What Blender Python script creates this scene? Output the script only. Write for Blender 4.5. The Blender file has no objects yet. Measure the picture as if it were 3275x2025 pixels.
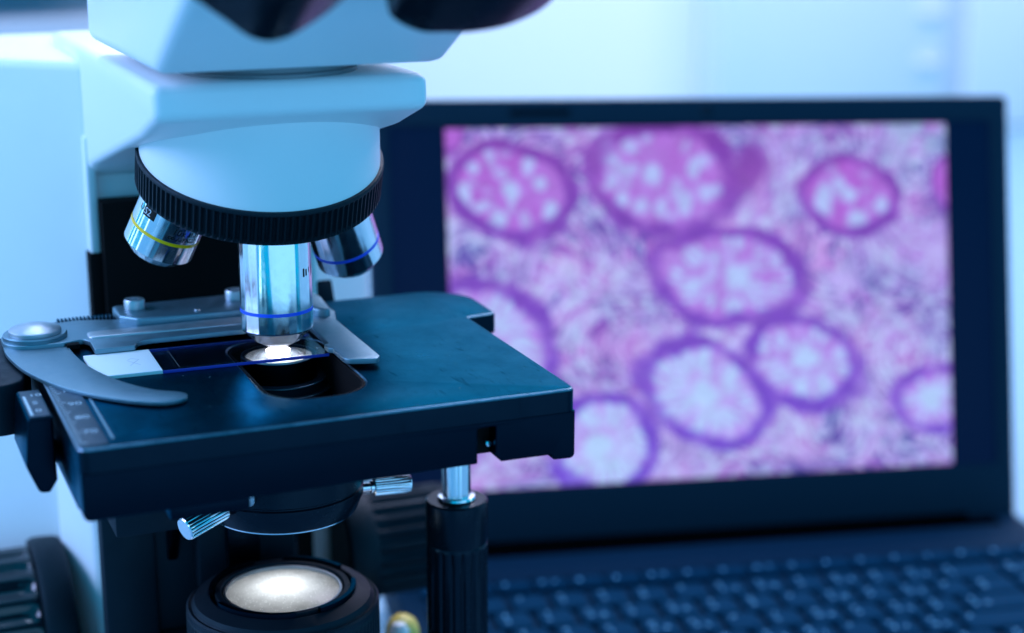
import bpy, bmesh, math, random
import numpy as np
from mathutils import Vector, Matrix

random.seed(7)
S = 0.001                                    # everything below is written in millimetres
R = math.radians
sc = bpy.context.scene
COL = sc.collection

# ------------------------------------------------------------------ camera
cam_d = bpy.data.cameras.new('camera')
cam = bpy.data.objects.new('camera', cam_d); COL.objects.link(cam)
cam.location = (-0.07685, -0.5257, 0.1581)
cam.rotation_euler = (R(90 - 14.9), 0, -R(22.56))
cam_d.sensor_width = 36; cam_d.lens = 60.19
cam_d.clip_start = 0.02; cam_d.clip_end = 30
cam_d.dof.use_dof = True
cam_d.dof.focus_distance = 0.560
cam_d.dof.aperture_fstop = 5.3
sc.camera = cam

# ------------------------------------------------------------------ ambient room light, lamps, exposure
W = bpy.data.worlds.new('World'); sc.world = W; W.use_nodes = True
bg = W.node_tree.nodes['Background']
bg.inputs[0].default_value = (0.0, 0.445, 0.88, 1); bg.inputs[1].default_value = 1.0

def lamp(name, loc, target, w, h, power, color, spread=180):
    d = bpy.data.lights.new(name, 'AREA'); d.shape = 'RECTANGLE'; d.size = w; d.size_y = h
    d.energy = power; d.color = color; d.spread = R(spread)
    o = bpy.data.objects.new(name, d); COL.objects.link(o); o.location = loc
    o.rotation_euler = (Vector(target) - Vector(loc)).to_track_quat('-Z', 'Y').to_euler()
    return o
lamp('window_light', (-1.75, 0.5, 1.0), (0.05, 0.05, 0.0), 1.3, 1.1, 50, (0.43, 0.53, 1.0))
lamp('ceiling_light', (0.3, 0.75, 1.75), (0.3, 0.9, 0.0), 1.2, 0.5, 24, (0.56, 0.66, 1.0))
lamp('wall_fill', (1.35, 0.95, 1.5), (1.4, 1.5, 0.0), 1.8, 0.3, 50, (0.97, 0.80, 1.0))  # added area lamp, aimed at the wall to brighten it
lamp('front_fill_panel', (0.36, -1.70, -0.1), (0.06, 0.0, 0.03), 2.2, 1.3, 7.0, (0.46, 0.66, 1.0))  # unseen panel added to pale the chrome and lift front faces
lamp('side_reflection_panel', (-1.5, 0.05, -0.25), (0.06, 0.0, 0.03), 0.45, 1.0, 3.2, (0.5, 0.74, 1.0))  # added panel, gives the chrome a pale reflection on the left
lamp('reflection_strip_left', (-1.1, -0.75, -0.25), (0.06, 0.0, 0.03), 0.10, 1.2, 1.1, (0.5, 0.82, 1.0))  # added strip, shows as a bright stripe in the chrome
lamp('reflection_strip_rear', (-1.25, 0.75, -0.2), (0.06, 0.0, 0.03), 0.12, 1.0, 1.0, (0.5, 0.82, 1.0))  # second added strip for chrome stripes, from behind left
lamp('reflection_strip_right', (1.5, -0.35, -0.3), (0.06, 0.0, 0.03), 0.14, 1.2, 1.3, (0.5, 0.82, 1.0))  # added strip for the right-hand chrome stripes

vs = sc.view_settings
vs.view_transform = 'Standard'; vs.look = 'None'; vs.gamma = 1.0; vs.use_curve_mapping = False; vs.exposure = 0.0
sc.render.engine = 'CYCLES'
sc.cycles.use_denoising = True
sc.cycles.max_bounces = 10; sc.cycles.transparent_max_bounces = 12
sc.cycles.caustics_reflective = False; sc.cycles.caustics_refractive = False
sc.cycles.sample_clamp_indirect = 6.0

# ------------------------------------------------------------------ materials
def mat(name, color, rough=0.5, metal=0.0, spec=0.5, bump=0.0, bscale=3000.0, rvar=0.0, rscale=150.0,
        cvar=0.0, coat=0.0, aniso=0.0, emit=None, estr=0.0, stretch=None, tint=None):
    m = bpy.data.materials.new(name); m.use_nodes = True
    nt = m.node_tree; b = nt.nodes['Principled BSDF']
    b.inputs['Base Color'].default_value = (*color, 1); b.inputs['Roughness'].default_value = rough
    b.inputs['Metallic'].default_value = metal; b.inputs['Specular IOR Level'].default_value = spec
    if tint: b.inputs['Specular Tint'].default_value = (*tint, 1)
    if coat: b.inputs['Coat Weight'].default_value = coat; b.inputs['Coat Roughness'].default_value = 0.1
    if aniso: b.inputs['Anisotropic'].default_value = aniso
    if emit: b.inputs['Emission Color'].default_value = (*emit, 1); b.inputs['Emission Strength'].default_value = estr
    co = nt.nodes.new('ShaderNodeTexCoord'); vec = co.outputs['Object']
    if stretch:
        mp = nt.nodes.new('ShaderNodeMapping'); mp.inputs['Scale'].default_value = stretch
        nt.links.new(vec, mp.inputs[0]); vec = mp.outputs[0]
    if bump:
        n = nt.nodes.new('ShaderNodeTexNoise'); n.inputs['Scale'].default_value = bscale; n.inputs['Detail'].default_value = 3
        bp = nt.nodes.new('ShaderNodeBump'); bp.inputs['Strength'].default_value = bump; bp.inputs['Distance'].default_value = 0.0002
        nt.links.new(vec, n.inputs['Vector']); nt.links.new(n.outputs[0], bp.inputs['Height']); nt.links.new(bp.outputs[0], b.inputs['Normal'])
    if rvar or cvar:
        n = nt.nodes.new('ShaderNodeTexNoise'); n.inputs['Scale'].default_value = rscale; n.inputs['Detail'].default_value = 6
        n.inputs['Roughness'].default_value = 0.65
        nt.links.new(vec, n.inputs['Vector'])
        if rvar:
            mr = nt.nodes.new('ShaderNodeMapRange'); mr.inputs[1].default_value = 0.3; mr.inputs[2].default_value = 0.7
            mr.inputs[3].default_value = max(0.02, rough - rvar); mr.inputs[4].default_value = rough + rvar
            nt.links.new(n.outputs[0], mr.inputs[0]); nt.links.new(mr.outputs[0], b.inputs['Roughness'])
        if cvar:
            mx = nt.nodes.new('ShaderNodeMix'); mx.data_type = 'RGBA'
            mx.inputs['A'].default_value = (*[c * (1 - cvar) for c in color], 1)
            mx.inputs['B'].default_value = (*[min(1, c * (1 + cvar)) for c in color], 1)
            nt.links.new(n.outputs[0], mx.inputs['Factor']); nt.links.new(mx.outputs['Result'], b.inputs['Base Color'])
    return m

M = {}
M['white'] = mat('white_enamel', (0.80, 0.81, 0.82), 0.42, bump=0.22, bscale=1500, rvar=0.06, rscale=60, cvar=0.02)
M['black'] = mat('black_anodised', (0.003, 0.009, 0.017), 0.34, metal=1.0, tint=(0.42, 0.74, 0.92), bump=0.05, bscale=6000, rvar=0.05, rscale=90)
M['matt_black'] = mat('matt_black', (0.005, 0.010, 0.016), 0.55, spec=0.22, tint=(0.42, 0.74, 0.92), bump=0.1, bscale=2500, rvar=0.08)
M['deep_black'] = mat('flocked_black', (0.003, 0.003, 0.0035), 0.8, spec=0.12)
M['rubber'] = mat('black_rubber', (0.004, 0.008, 0.012), 0.5, spec=0.25, tint=(0.42, 0.74, 0.92), bump=0.25, bscale=2500, rvar=0.1, rscale=400)
M['glossblack'] = mat('gloss_black', (0.003, 0.006, 0.010), 0.24, spec=0.20, tint=(0.4, 0.7, 1.0), rvar=0.06)
M['chrome'] = mat('polished_chrome', (0.80, 0.82, 0.84), 0.13, metal=1.0, rvar=0.05, rscale=300, bump=0.02, bscale=900)
def turned_chrome():
    m = mat('turned_chrome', (0.86, 0.87, 0.88), 0.10, metal=1.0)
    nt = m.node_tree; b = nt.nodes['Principled BSDF']
    uvn = nt.nodes.new('ShaderNodeUVMap'); uvn.uv_map = 'uv'
    mp = nt.nodes.new('ShaderNodeMapping'); mp.inputs['Scale'].default_value = (2.4, 0.06, 1); nt.links.new(uvn.outputs[0], mp.inputs[0])
    n = nt.nodes.new('ShaderNodeTexNoise'); n.inputs['Scale'].default_value = 1.0; n.inputs['Detail'].default_value = 1.2; n.inputs['Roughness'].default_value = 0.5
    nt.links.new(mp.outputs[0], n.inputs['Vector'])
    bp = nt.nodes.new('ShaderNodeBump'); bp.inputs['Strength'].default_value = 1.0; bp.inputs['Distance'].default_value = 0.0010
    nt.links.new(n.outputs[0], bp.inputs['Height']); nt.links.new(bp.outputs[0], b.inputs['Normal'])
    n2 = nt.nodes.new('ShaderNodeTexNoise'); n2.inputs['Scale'].default_value = 420; n2.inputs['Detail'].default_value = 5
    co = nt.nodes.new('ShaderNodeTexCoord'); nt.links.new(co.outputs['Object'], n2.inputs['Vector'])
    mr = nt.nodes.new('ShaderNodeMapRange'); mr.inputs[1].default_value = 0.35; mr.inputs[2].default_value = 0.75; mr.inputs[3].default_value = 0.12; mr.inputs[4].default_value = 0.24
    nt.links.new(n2.outputs[0], mr.inputs[0]); nt.links.new(mr.outputs[0], b.inputs['Roughness'])
    return m
M['turned'] = turned_chrome()
M['worn_glint'] = mat('worn_edge_glint', (0.16, 0.26, 0.33), 0.36, metal=1.0, cvar=0.6, rscale=300, rvar=0.1)  # edge wear and the missing bevel highlight put into one paler colour
M['steel'] = mat('satin_steel', (0.44, 0.49, 0.53), 0.42, metal=1.0, bump=0.22, bscale=4500, rvar=0.08, rscale=260, cvar=0.08)
M['grey_steel'] = mat('grey_phosphated_steel', (0.16, 0.28, 0.34), 0.40, metal=0.9, bump=0.2, bscale=5000, rvar=0.07, rscale=200, cvar=0.1)
M['yellow'] = mat('yellow_enamel', (1.0, 0.58, 0.0), 0.3)
M['bottle_yellow'] = mat('yellow_plastic', (0.80, 0.60, 0.12), 0.4)
M['flange'] = mat('flange_gap_shade', (0.16, 0.19, 0.21), 0.4)  # grey tone carries the shade of the gap between head and arm
M['knob'] = mat('gloss_knob', (0.004, 0.009, 0.014), 0.16, spec=0.6)
M['blue'] = mat('blue_enamel', (0.02, 0.11, 0.9), 0.3)
M['ink'] = mat('black_ink', (0.004, 0.004, 0.004), 0.5, spec=0.2)
M['label'] = mat('frosted_label', (0.86, 0.86, 0.86), 0.7, spec=0.2, bump=0.1, bscale=4000, cvar=0.03, rscale=40)
M['pencil'] = mat('pencil_mark', (0.55, 0.55, 0.57), 0.8)
M['scale'] = mat('scale_strip', (0.035, 0.07, 0.10), 0.42, metal=1.0, cvar=0.2, rscale=120, rvar=0.1)
M['scale_print'] = mat('scale_print', (0.5, 0.6, 0.66), 0.5)
M['wall'] = mat('wall_paint', (0.80, 0.81, 0.80), 0.8, spec=0.2, bump=0.2, bscale=300, cvar=0.02, rscale=4)
M['door'] = mat('cabinet_white', (0.82, 0.82, 0.83), 0.5, cvar=0.01, rscale=3)
M['door_edge'] = mat('cabinet_grey', (0.66, 0.68, 0.70), 0.5)
M['desk'] = mat('desk_laminate', (0.18, 0.36, 0.46), 0.45, cvar=0.05, rscale=30, rvar=0.06)
M['shelf'] = mat('shelf_grey', (0.14, 0.30, 0.38), 0.5, cvar=0.2, rscale=8)
M['shelf_light'] = mat('shelf_pale', (0.45, 0.5, 0.54), 0.5, cvar=0.1, rscale=8)
M['laptop'] = mat('laptop_shell', (0.003, 0.024, 0.052), 0.6, spec=0.05, tint=(0.42, 0.74, 0.92), bump=0.15, bscale=2500, rvar=0.05, rscale=60)
M['bezel'] = mat('laptop_bezel', (0.005, 0.017, 0.034), 0.55, spec=0.2, tint=(0.42, 0.74, 0.92), bump=0.1, bscale=2500)
M['hinge'] = mat('hinge_plastic', (0.0015, 0.0015, 0.002), 0.9, spec=0.0)
M['key'] = mat('key_plastic', (0.003, 0.036, 0.078), 0.7, spec=0.02, tint=(0.42, 0.74, 0.92), bump=0.1, bscale=4000, rvar=0.08)
M['legend'] = mat('key_legend', (0.22, 0.62, 0.92), 0.5, spec=0.05)
M['cap'] = mat('pale_plastic', (0.8, 0.8, 0.8), 0.3)
M['panel'] = mat('screen_panel', (0.004, 0.006, 0.010), 0.25, spec=0.08, emit=(0.0, 0.06, 0.50), estr=0.06)
M['spot'] = mat('illuminated_glass', (0.8, 0.8, 0.8), 0.3, emit=(1.0, 0.93, 1.0), estr=34)
M['spot2'] = mat('self_lit_front_lens', (0.8, 0.8, 0.8), 0.3, emit=(0.95, 0.93, 1.0), estr=18)
M['lamp_disc'] = mat('lamp_diffuser', (0.9, 0.9, 0.9), 0.6, emit=(0.9, 0.96, 1.0), estr=2)
M['dust_grey'] = mat('dust_grey', (0.22, 0.26, 0.3), 0.8)
M['dust'] = mat('dust', (0.9, 0.9, 0.9), 0.8)

def glass(name, color, rough, ior=1.5):
    m = bpy.data.materials.new(name); m.use_nodes = True
    b = m.node_tree.nodes['Principled BSDF']
    b.inputs['Base Color'].default_value = (*color, 1); b.inputs['Roughness'].default_value = rough
    b.inputs['Transmission Weight'].default_value = 1.0; b.inputs['IOR'].default_value = ior
    return m
def flat_glass(name, color):
    '''thin flat glass: clear straight-through view plus Fresnel reflection'''
    m = bpy.data.materials.new(name); m.use_nodes = True; nt = m.node_tree
    nt.nodes.remove(nt.nodes['Principled BSDF']); out = nt.nodes['Material Output']
    t = nt.nodes.new('ShaderNodeBsdfTransparent'); t.inputs[0].default_value = (*color, 1)
    g = nt.nodes.new('ShaderNodeBsdfGlossy'); g.inputs['Roughness'].default_value = 0.03
    lw = nt.nodes.new('ShaderNodeLayerWeight'); lw.inputs[0].default_value = 0.5
    pw = nt.nodes.new('ShaderNodeMath'); pw.operation = 'POWER'; pw.inputs[1].default_value = 5.0
    f = nt.nodes.new('ShaderNodeMapRange'); f.inputs[3].default_value = 0.035; f.inputs[4].default_value = 0.9
    nt.links.new(lw.outputs['Facing'], pw.inputs[0]); nt.links.new(pw.outputs[0], f.inputs[0])
    mx = nt.nodes.new('ShaderNodeMixShader')
    nt.links.new(f.outputs[0], mx.inputs[0]); nt.links.new(t.outputs[0], mx.inputs[1]); nt.links.new(g.outputs[0], mx.inputs[2]); nt.links.new(mx.outputs[0], out.inputs[0])
    return m
def frosted(name):
    '''ground-glass field lens: scatters the lamp below it, dusty'''
    m = bpy.data.materials.new(name); m.use_nodes = True; nt = m.node_tree
    nt.nodes.remove(nt.nodes['Principled BSDF']); out = nt.nodes['Material Output']
    co = nt.nodes.new('ShaderNodeTexCoord')
    n = nt.nodes.new('ShaderNodeTexVoronoi'); n.inputs['Scale'].default_value = 900
    r = nt.nodes.new('ShaderNodeMapRange'); r.inputs[1].default_value = 0.08; r.inputs[2].default_value = 0.30; r.inputs[3].default_value = 1.0; r.inputs[4].default_value = 0.62
    n2 = nt.nodes.new('ShaderNodeTexNoise'); n2.inputs['Scale'].default_value = 260; n2.inputs['Detail'].default_value = 5
    r2 = nt.nodes.new('ShaderNodeMapRange'); r2.inputs[1].default_value = 0.3; r2.inputs[2].default_value = 0.7; r2.inputs[3].default_value = 0.8; r2.inputs[4].default_value = 1.0
    mu = nt.nodes.new('ShaderNodeMath'); mu.operation = 'MULTIPLY'
    t = nt.nodes.new('ShaderNodeBsdfTranslucent'); g = nt.nodes.new('ShaderNodeBsdfGlossy'); g.inputs['Roughness'].default_value = 0.18
    mx = nt.nodes.new('ShaderNodeMixShader'); mx.inputs[0].default_value = 0.07
    nt.links.new(co.outputs['Object'], n.inputs['Vector']); nt.links.new(co.outputs['Object'], n2.inputs['Vector'])
    nt.links.new(n.outputs['Distance'], r.inputs[0]); nt.links.new(n2.outputs[0], r2.inputs[0])
    nt.links.new(r.outputs[0], mu.inputs[0]); nt.links.new(r2.outputs[0], mu.inputs[1]); nt.links.new(mu.outputs[0], t.inputs[0])
    nt.links.new(t.outputs[0], mx.inputs[1]); nt.links.new(g.outputs[0], mx.inputs[2]); nt.links.new(mx.outputs[0], out.inputs[0])
    return m
M['slide_glass'] = flat_glass('slide_glass', (0.93, 0.95, 0.99))
M['cover_glass'] = flat_glass('cover_glass', (0.97, 0.98, 1.0))
M['edge_glass'] = mat('slide_edge_glow', (0.02, 0.05, 0.42), 0.25)  # lamp glow guided to the slide edges, put into the blue
M['field_glass'] = frosted('frosted_field_lens')
M['cond_glass'] = frosted('condenser_lens')

# stage top: anodised black with rubbed and smudged patches and hair scratches (roughness only)
def stage_mat():
    m = mat('worn_black_stage', (0.005, 0.013, 0.022), 0.36, metal=1.0, tint=(0.42, 0.74, 0.92), bump=0.06, bscale=5000)
    nt = m.node_tree; b = nt.nodes['Principled BSDF']
    co = nt.nodes.new('ShaderNodeTexCoord')
    n1 = nt.nodes.new('ShaderNodeTexNoise'); n1.inputs['Scale'].default_value = 45; n1.inputs['Detail'].default_value = 7; n1.inputs['Roughness'].default_value = 0.7
    mp = nt.nodes.new('ShaderNodeMapping'); mp.inputs['Scale'].default_value = (400, 60, 60); mp.inputs['Rotation'].default_value = (0, 0, 0.5)
    n2 = nt.nodes.new('ShaderNodeTexNoise'); n2.inputs['Scale'].default_value = 1.0; n2.inputs['Detail'].default_value = 5; n2.inputs['Distortion'].default_value = 1.5
    nt.links.new(co.outputs['Object'], n1.inputs['Vector']); nt.links.new(co.outputs['Object'], mp.inputs[0]); nt.links.new(mp.outputs[0], n2.inputs['Vector'])
    r1 = nt.nodes.new('ShaderNodeMapRange'); r1.inputs[1].default_value = 0.35; r1.inputs[2].default_value = 0.68; r1.inputs[3].default_value = 0.27; r1.inputs[4].default_value = 0.41
    r2 = nt.nodes.new('ShaderNodeMapRange'); r2.inputs[1].default_value = 0.62; r2.inputs[2].default_value = 0.72; r2.inputs[3].default_value = 0.0; r2.inputs[4].default_value = 0.14
    ad = nt.nodes.new('ShaderNodeMath'); ad.operation = 'ADD'
    nt.links.new(n1.outputs[0], r1.inputs[0]); nt.links.new(n2.outputs[0], r2.inputs[0])
    nt.links.new(r1.outputs[0], ad.inputs[0]); nt.links.new(r2.outputs[0], ad.inputs[1]); nt.links.new(ad.outputs[0], b.inputs['Roughness'])
    return m
M['stage'] = stage_mat()

# ------------------------------------------------------------------ mesh helpers (all in mm, world coordinates)
def finish(bm, ang=32):
    bmesh.ops.remove_doubles(bm, verts=bm.verts, dist=1e-4)
    bmesh.ops.recalc_face_normals(bm, faces=bm.faces)
    for f in bm.faces: f.smooth = True
    for e in bm.edges:
        if len(e.link_faces) == 2 and e.calc_face_angle(0) > R(ang): e.smooth = False
def obj(name, bm, m, parent=None, ang=32, do_finish=True):
    if do_finish: finish(bm, ang)
    me = bpy.data.meshes.new(name)
    bmesh.ops.scale(bm, vec=(S, S, S), verts=bm.verts)
    bm.to_mesh(me); bm.free()
    me.materials.append(M[m] if isinstance(m, str) else m)
    o = bpy.data.objects.new(name, me); COL.objects.link(o)
    if parent is not None:
        o.parent = parent
        if parent.type == 'EMPTY': o.matrix_parent_inverse = parent.matrix_basis.inverted()
    return o
def thing(name, loc, label, cat, group=None):
    o = bpy.data.objects.new(name, None); COL.objects.link(o)
    o.location = Vector(loc) * S; o.empty_display_size = 0.02
    o['label'] = label; o['category'] = cat
    if group: o['group'] = group
    return o
def tag(o, label, cat): o['label'] = label; o['category'] = cat; return o
def structure(o): o['kind'] = 'structure'; return o

def loop_strip(bm, loops, closed=True, cap0=False, cap1=False):
    vs_ = [[bm.verts.new(p) for p in L] for L in loops]
    for a, b in zip(vs_[:-1], vs_[1:]):
        n = len(a)
        for i in range(n if closed else n - 1):
            j = (i + 1) % n
            bm.faces.new((a[i], a[j], b[j], b[i]))
    if cap0: bm.faces.new(vs_[0])
    if cap1: bm.faces.new(vs_[-1])
    return vs_
def frame_of(axis, ref=(0, -1, 0)):
    a = Vector(axis).normalized(); r = Vector(ref)
    e1 = (r - a * r.dot(a)).normalized(); e2 = a.cross(e1)
    return a, e1, e2
def add_lathe(bm, prof, origin, axis=(0, 0, 1), n=64, ref=(0, -1, 0), cap=True):
    a, e1, e2 = frame_of(axis, ref); o = Vector(origin)
    loops = [[o + a * h + (e1 * math.cos(t) + e2 * math.sin(t)) * max(r, 0.001) for t in [2 * math.pi * i / n for i in range(n)]] for r, h in prof]
    loop_strip(bm, loops, True, cap, cap)
def lathe(name, prof, origin, axis, m, parent, n=64, cap=True, ref=(0, -1, 0), ang=32):
    bm = bmesh.new(); add_lathe(bm, prof, origin, axis, n, ref, cap); finish(bm, ang)
    a, e1, e2 = frame_of(axis, ref); o = Vector(origin); uv = bm.loops.layers.uv.new('uv')
    for f in bm.faces:
        c = f.calc_center_median() - o; tc = math.atan2(c.dot(e2), c.dot(e1))
        for l in f.loops:
            d = l.vert.co - o; t = math.atan2(d.dot(e2), d.dot(e1))
            if t - tc > math.pi: t -= 2 * math.pi
            if tc - t > math.pi: t += 2 * math.pi
            l[uv].uv = (t, d.dot(a) * 0.1)
    return obj(name, bm, m, parent, ang, False)
def add_box(bm, lo, hi, bev=0.0, seg=2):
    b2 = bmesh.new(); bmesh.ops.create_cube(b2, size=1.0)
    lo = Vector(lo); hi = Vector(hi)
    for v in b2.verts: v.co = Vector([(lo[i] + hi[i]) / 2 + v.co[i] * (hi[i] - lo[i]) for i in range(3)])
    if bev: bmesh.ops.bevel(b2, geom=b2.edges[:], offset=bev, segments=seg, profile=0.5, affect='EDGES')
    merge(bm, b2)
def merge(bm, b2):
    mp = {v: bm.verts.new(v.co) for v in b2.verts}
    for f in b2.faces: bm.faces.new([mp[v] for v in f.verts])
    b2.free()
def box(name, lo, hi, m, parent, bev=0.5, seg=2):
    bm = bmesh.new(); add_box(bm, lo, hi, bev, seg); return obj(name, bm, m, parent)
def rounded(pts, n=6):
    """pts: (x, y, r) corners -> dense outline"""
    out = []; N = len(pts)
    for i in range(N):
        p = Vector(pts[i][:2]); a = Vector(pts[i - 1][:2]); b = Vector(pts[(i + 1) % N][:2]); r = pts[i][2]
        if r <= 0: out.append((p.x, p.y)); continue
        u = (a - p).normalized(); v = (b - p).normalized()
        ang = u.angle(v); d = min(r / math.tan(ang / 2), (a - p).length * 0.49, (b - p).length * 0.49); rr = d * math.tan(ang / 2)
        c = p + (u + v).normalized() * (rr / math.sin(ang / 2))
        p0 = p + u * d; p1 = p + v * d
        t0 = math.atan2(p0.y - c.y, p0.x - c.x); t1 = math.atan2(p1.y - c.y, p1.x - c.x)
        dt = (t1 - t0 + math.pi) % (2 * math.pi) - math.pi
        for k in range(n + 1):
            t = t0 + dt * k / n; out.append((c.x + rr * math.cos(t), c.y + rr * math.sin(t)))
    return out
def area(L): return sum(L[i - 1][0] * L[i][1] - L[i][0] * L[i - 1][1] for i in range(len(L))) / 2
def offset(L, d):
    """positive d moves a CCW outline inward"""
    n = len(L); out = []
    for i in range(n):
        a = Vector(L[i - 1]); p = Vector(L[i]); b = Vector(L[(i + 1) % n])
        u = (p - a); v = (b - p)
        u = u.normalized() if u.length > 1e-9 else v.normalized(); v = v.normalized() if v.length > 1e-9 else u
        n1 = Vector((-u.y, u.x)); n2 = Vector((-v.y, v.x)); m = n1 + n2
        m = m / max(m.length_squared, 1e-6) * 2
        if m.length > 2.5: m = m.normalized() * 2.5
        out.append(tuple(p + m * d))
    return out
def plate_bm(outline, z0, z1, bev=0.5, holes=(), seg=3, put=lambda x, y, z: (x, y, z), both=False):
    """flat plate with rounded-over top edge, optional holes"""
    bm = bmesh.new(); tops = []; bots = []
    for L, sgn in [(outline, 1)] + [(h, -1) for h in holes]:
        L = list(L)
        if area(L) < 0: L.reverse()
        st = []
        if both:
            for k in range(seg + 1):
                t = k / seg * math.pi / 2; st.append((bev * (1 - math.sin(t)), z0 + bev * (1 - math.cos(t))))
        else: st.append((0, z0))
        for k in range(seg + 1):
            t = k / seg * math.pi / 2; st.append((bev * (1 - math.cos(t)), z1 - bev * (1 - math.sin(t))))
        loops = [[put(x, y, z) for x, y in (offset(L, sgn * d) if d else L)] for d, z in st]
        vv = loop_strip(bm, loops); tops.append(vv[-1]); bots.append(vv[0])
    for grp in (tops, bots):
        ed = []
        for L in grp:
            for i in range(len(L)):
                e = bm.edges.get((L[i - 1], L[i])) or bm.edges.new((L[i - 1], L[i])); ed.append(e)
        bmesh.ops.triangle_fill(bm, use_beauty=True, use_dissolve=False, edges=ed)
    return bm
def plate(name, outline, z0, z1, m, parent, bev=0.5, holes=(), seg=3, put=None, both=False):
    return obj(name, plate_bm(outline, z0, z1, bev, holes, seg, put or (lambda x, y, z: (x, y, z)), both), m, parent)
def prism(name, yz, x0, x1, m, parent, bev=2.0, seg=4):
    """side profile (y, z) extruded along x, all edges rounded"""
    bm = bmesh.new()
    a = [bm.verts.new((x0, y, z)) for y, z in yz]; b = [bm.verts.new((x1, y, z)) for y, z in yz]
    bm.faces.new(a); bm.faces.new(b[::-1])
    for i in range(len(a)):
        j = (i + 1) % len(a); bm.faces.new((a[j], a[i], b[i], b[j]))
    bmesh.ops.recalc_face_normals(bm, faces=bm.faces)
    if bev: bmesh.ops.bevel(bm, geom=bm.edges[:], offset=bev, segments=seg, profile=0.5, affect='EDGES', clamp_overlap=True)
    return obj(name, bm, m, parent)
def knurl_bm(r, h0, h1, origin, axis, n, depth, arch=0.0, lip=1.0, cap=True, duty=0.55, sub=8, rows=10, ref=(0, -1, 0)):
    """fluted cylinder side with rounded flute ends"""
    a, e1, e2 = frame_of(axis, ref); o = Vector(origin); bm = bmesh.new(); H = h1 - h0
    hs = [h0] + [h0 + lip * 0.4] + [h0 + lip + (H - 2 * lip) * k / rows for k in range(rows + 1)] + [h1 - lip * 0.4, h1]
    loops = []
    pitch = 2 * math.pi * r / n
    for h in hs:
        L = []
        for i in range(n * sub):
            t = 2 * math.pi * i / (n * sub); u = (i % sub) / sub
            x = abs(u - 0.5) / (duty / 2)                    # 0 at flute centre, 1 at flute wall
            g = 0.0
            if x < 1:
                w = duty / 2 * pitch
                top = h1 - lip - (w - math.sqrt(max(0, w * w * (1 - x * x)))) * arch
                if h0 + lip * 0.5 <= h <= top: g = math.sqrt(1 - x * x) ** 0.7
            rr = r - depth * g
            if h in (hs[0], hs[-1]): rr = r - min(0.35, depth)
            L.append(o + a * h + (e1 * math.cos(t) + e2 * math.sin(t)) * rr)
        loops.append(L)
    loop_strip(bm, loops, True, cap, cap)
    return bm
def text_geo(body, size, shear=0.0):
    c = bpy.data.curves.new('t', 'FONT'); c.body = body; c.size = size; c.shear = shear; c.resolution_u = 3
    o = bpy.data.objects.new('t', c); COL.objects.link(o)
    bpy.context.view_layer.update()
    dg = bpy.context.evaluated_depsgraph_get(); me = o.evaluated_get(dg).to_mesh()
    vs_ = [tuple(v.co) for v in me.vertices]; fs = [tuple(p.vertices) for p in me.polygons]
    o.evaluated_get(dg).to_mesh_clear(); bpy.data.objects.remove(o); bpy.data.curves.remove(c)
    return vs_, fs
def add_text_on_cylinder(bm, body, size, origin, axis, r, phi, h, ref, shear=0.0):
    a, e1, e2 = frame_of(axis, ref); o = Vector(origin); vs_, fs = text_geo(body, size, shear)
    b2 = bmesh.new(); vv = [b2.verts.new(v) for v in vs_]
    for f in fs:
        try: b2.faces.new([vv[i] for i in f])
        except ValueError: pass
    bmesh.ops.triangulate(b2, faces=b2.faces[:])
    for _ in range(2):
        ed = [e for e in b2.edges if e.calc_length() > 0.7]
        if ed: bmesh.ops.subdivide_edges(b2, edges=ed, cuts=1)
    for v in b2.verts:
        t = phi + v.co.x / r
        v.co = o + a * (h + v.co.y) + (e1 * math.cos(t) + e2 * math.sin(t)) * r
    merge(bm, b2)
def add_patch_on_cylinder(bm, origin, axis, r, phi0, phi1, h0, h1, ref, n=8):
    a, e1, e2 = frame_of(axis, ref); o = Vector(origin)
    P = lambda t, h: o + a * h + (e1 * math.cos(t) + e2 * math.sin(t)) * r
    ts = [phi0 + (phi1 - phi0) * i / n for i in range(n + 1)]
    loop_strip(bm, [[P(t, h0) for t in ts], [P(t, h1) for t in ts]], closed=False)

# ------------------------------------------------------------------ setting: desk, wall
DZ = -211.0
bm = bmesh.new(); add_box(bm, (-1400, -420, DZ - 30), (2400, 1492, DZ), 2)
structure(obj('desk', bm, 'desk'))
bm = bmesh.new(); add_box(bm, (-2600, 1500, -900), (3200, 1560, 2100), 0)
structure(obj('wall', bm, 'wall'))

# ------------------------------------------------------------------ microscope
AX, AY = 62.2, 13.0
mic = thing('microscope', (AX, 110, DZ), 'white and black laboratory microscope with glass slide on its stage', 'microscope')

# --- base and column
foot = rounded([(-2, -52, 24), (124, -52, 24), (124, 110, 10), (120, 235, 20), (-20, 235, 20), (-14, 110, 10)])
plate('base', foot, DZ, DZ + 62, 'white', mic, bev=8, seg=5)
flare = rounded([(18.7, 118, 3), (105.7, 118, 3), (139, 152, 14), (139, 235, 10), (-60, 235, 10), (-60, 186, 14)])
column = plate('column', flare, DZ + 58, 87, 'white', mic, bev=4, seg=4)
bm = bmesh.new(); add_box(bm, (21.8, 109, -150), (99, 118.6, 35.8), 0.6)
obj('focus_block_panel', bm, 'deep_black', column)
bm = bmesh.new(); add_box(bm, (16.8, 112, -150), (22.5, 120, 16), 0.6)
obj('panel_edge', bm, 'deep_black', column)
plate('column_shoulder', rounded([(0, 130, 2), (10, 104, 4), (20, 99, 3), (20, 130, 2)], 4), DZ + 58, -56, 'white', column, bev=3, seg=3)
box('column_cheek', (17.6, 113, 15.2), (21.6, 124, 60), 'white', column, bev=1.2, seg=3)

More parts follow.
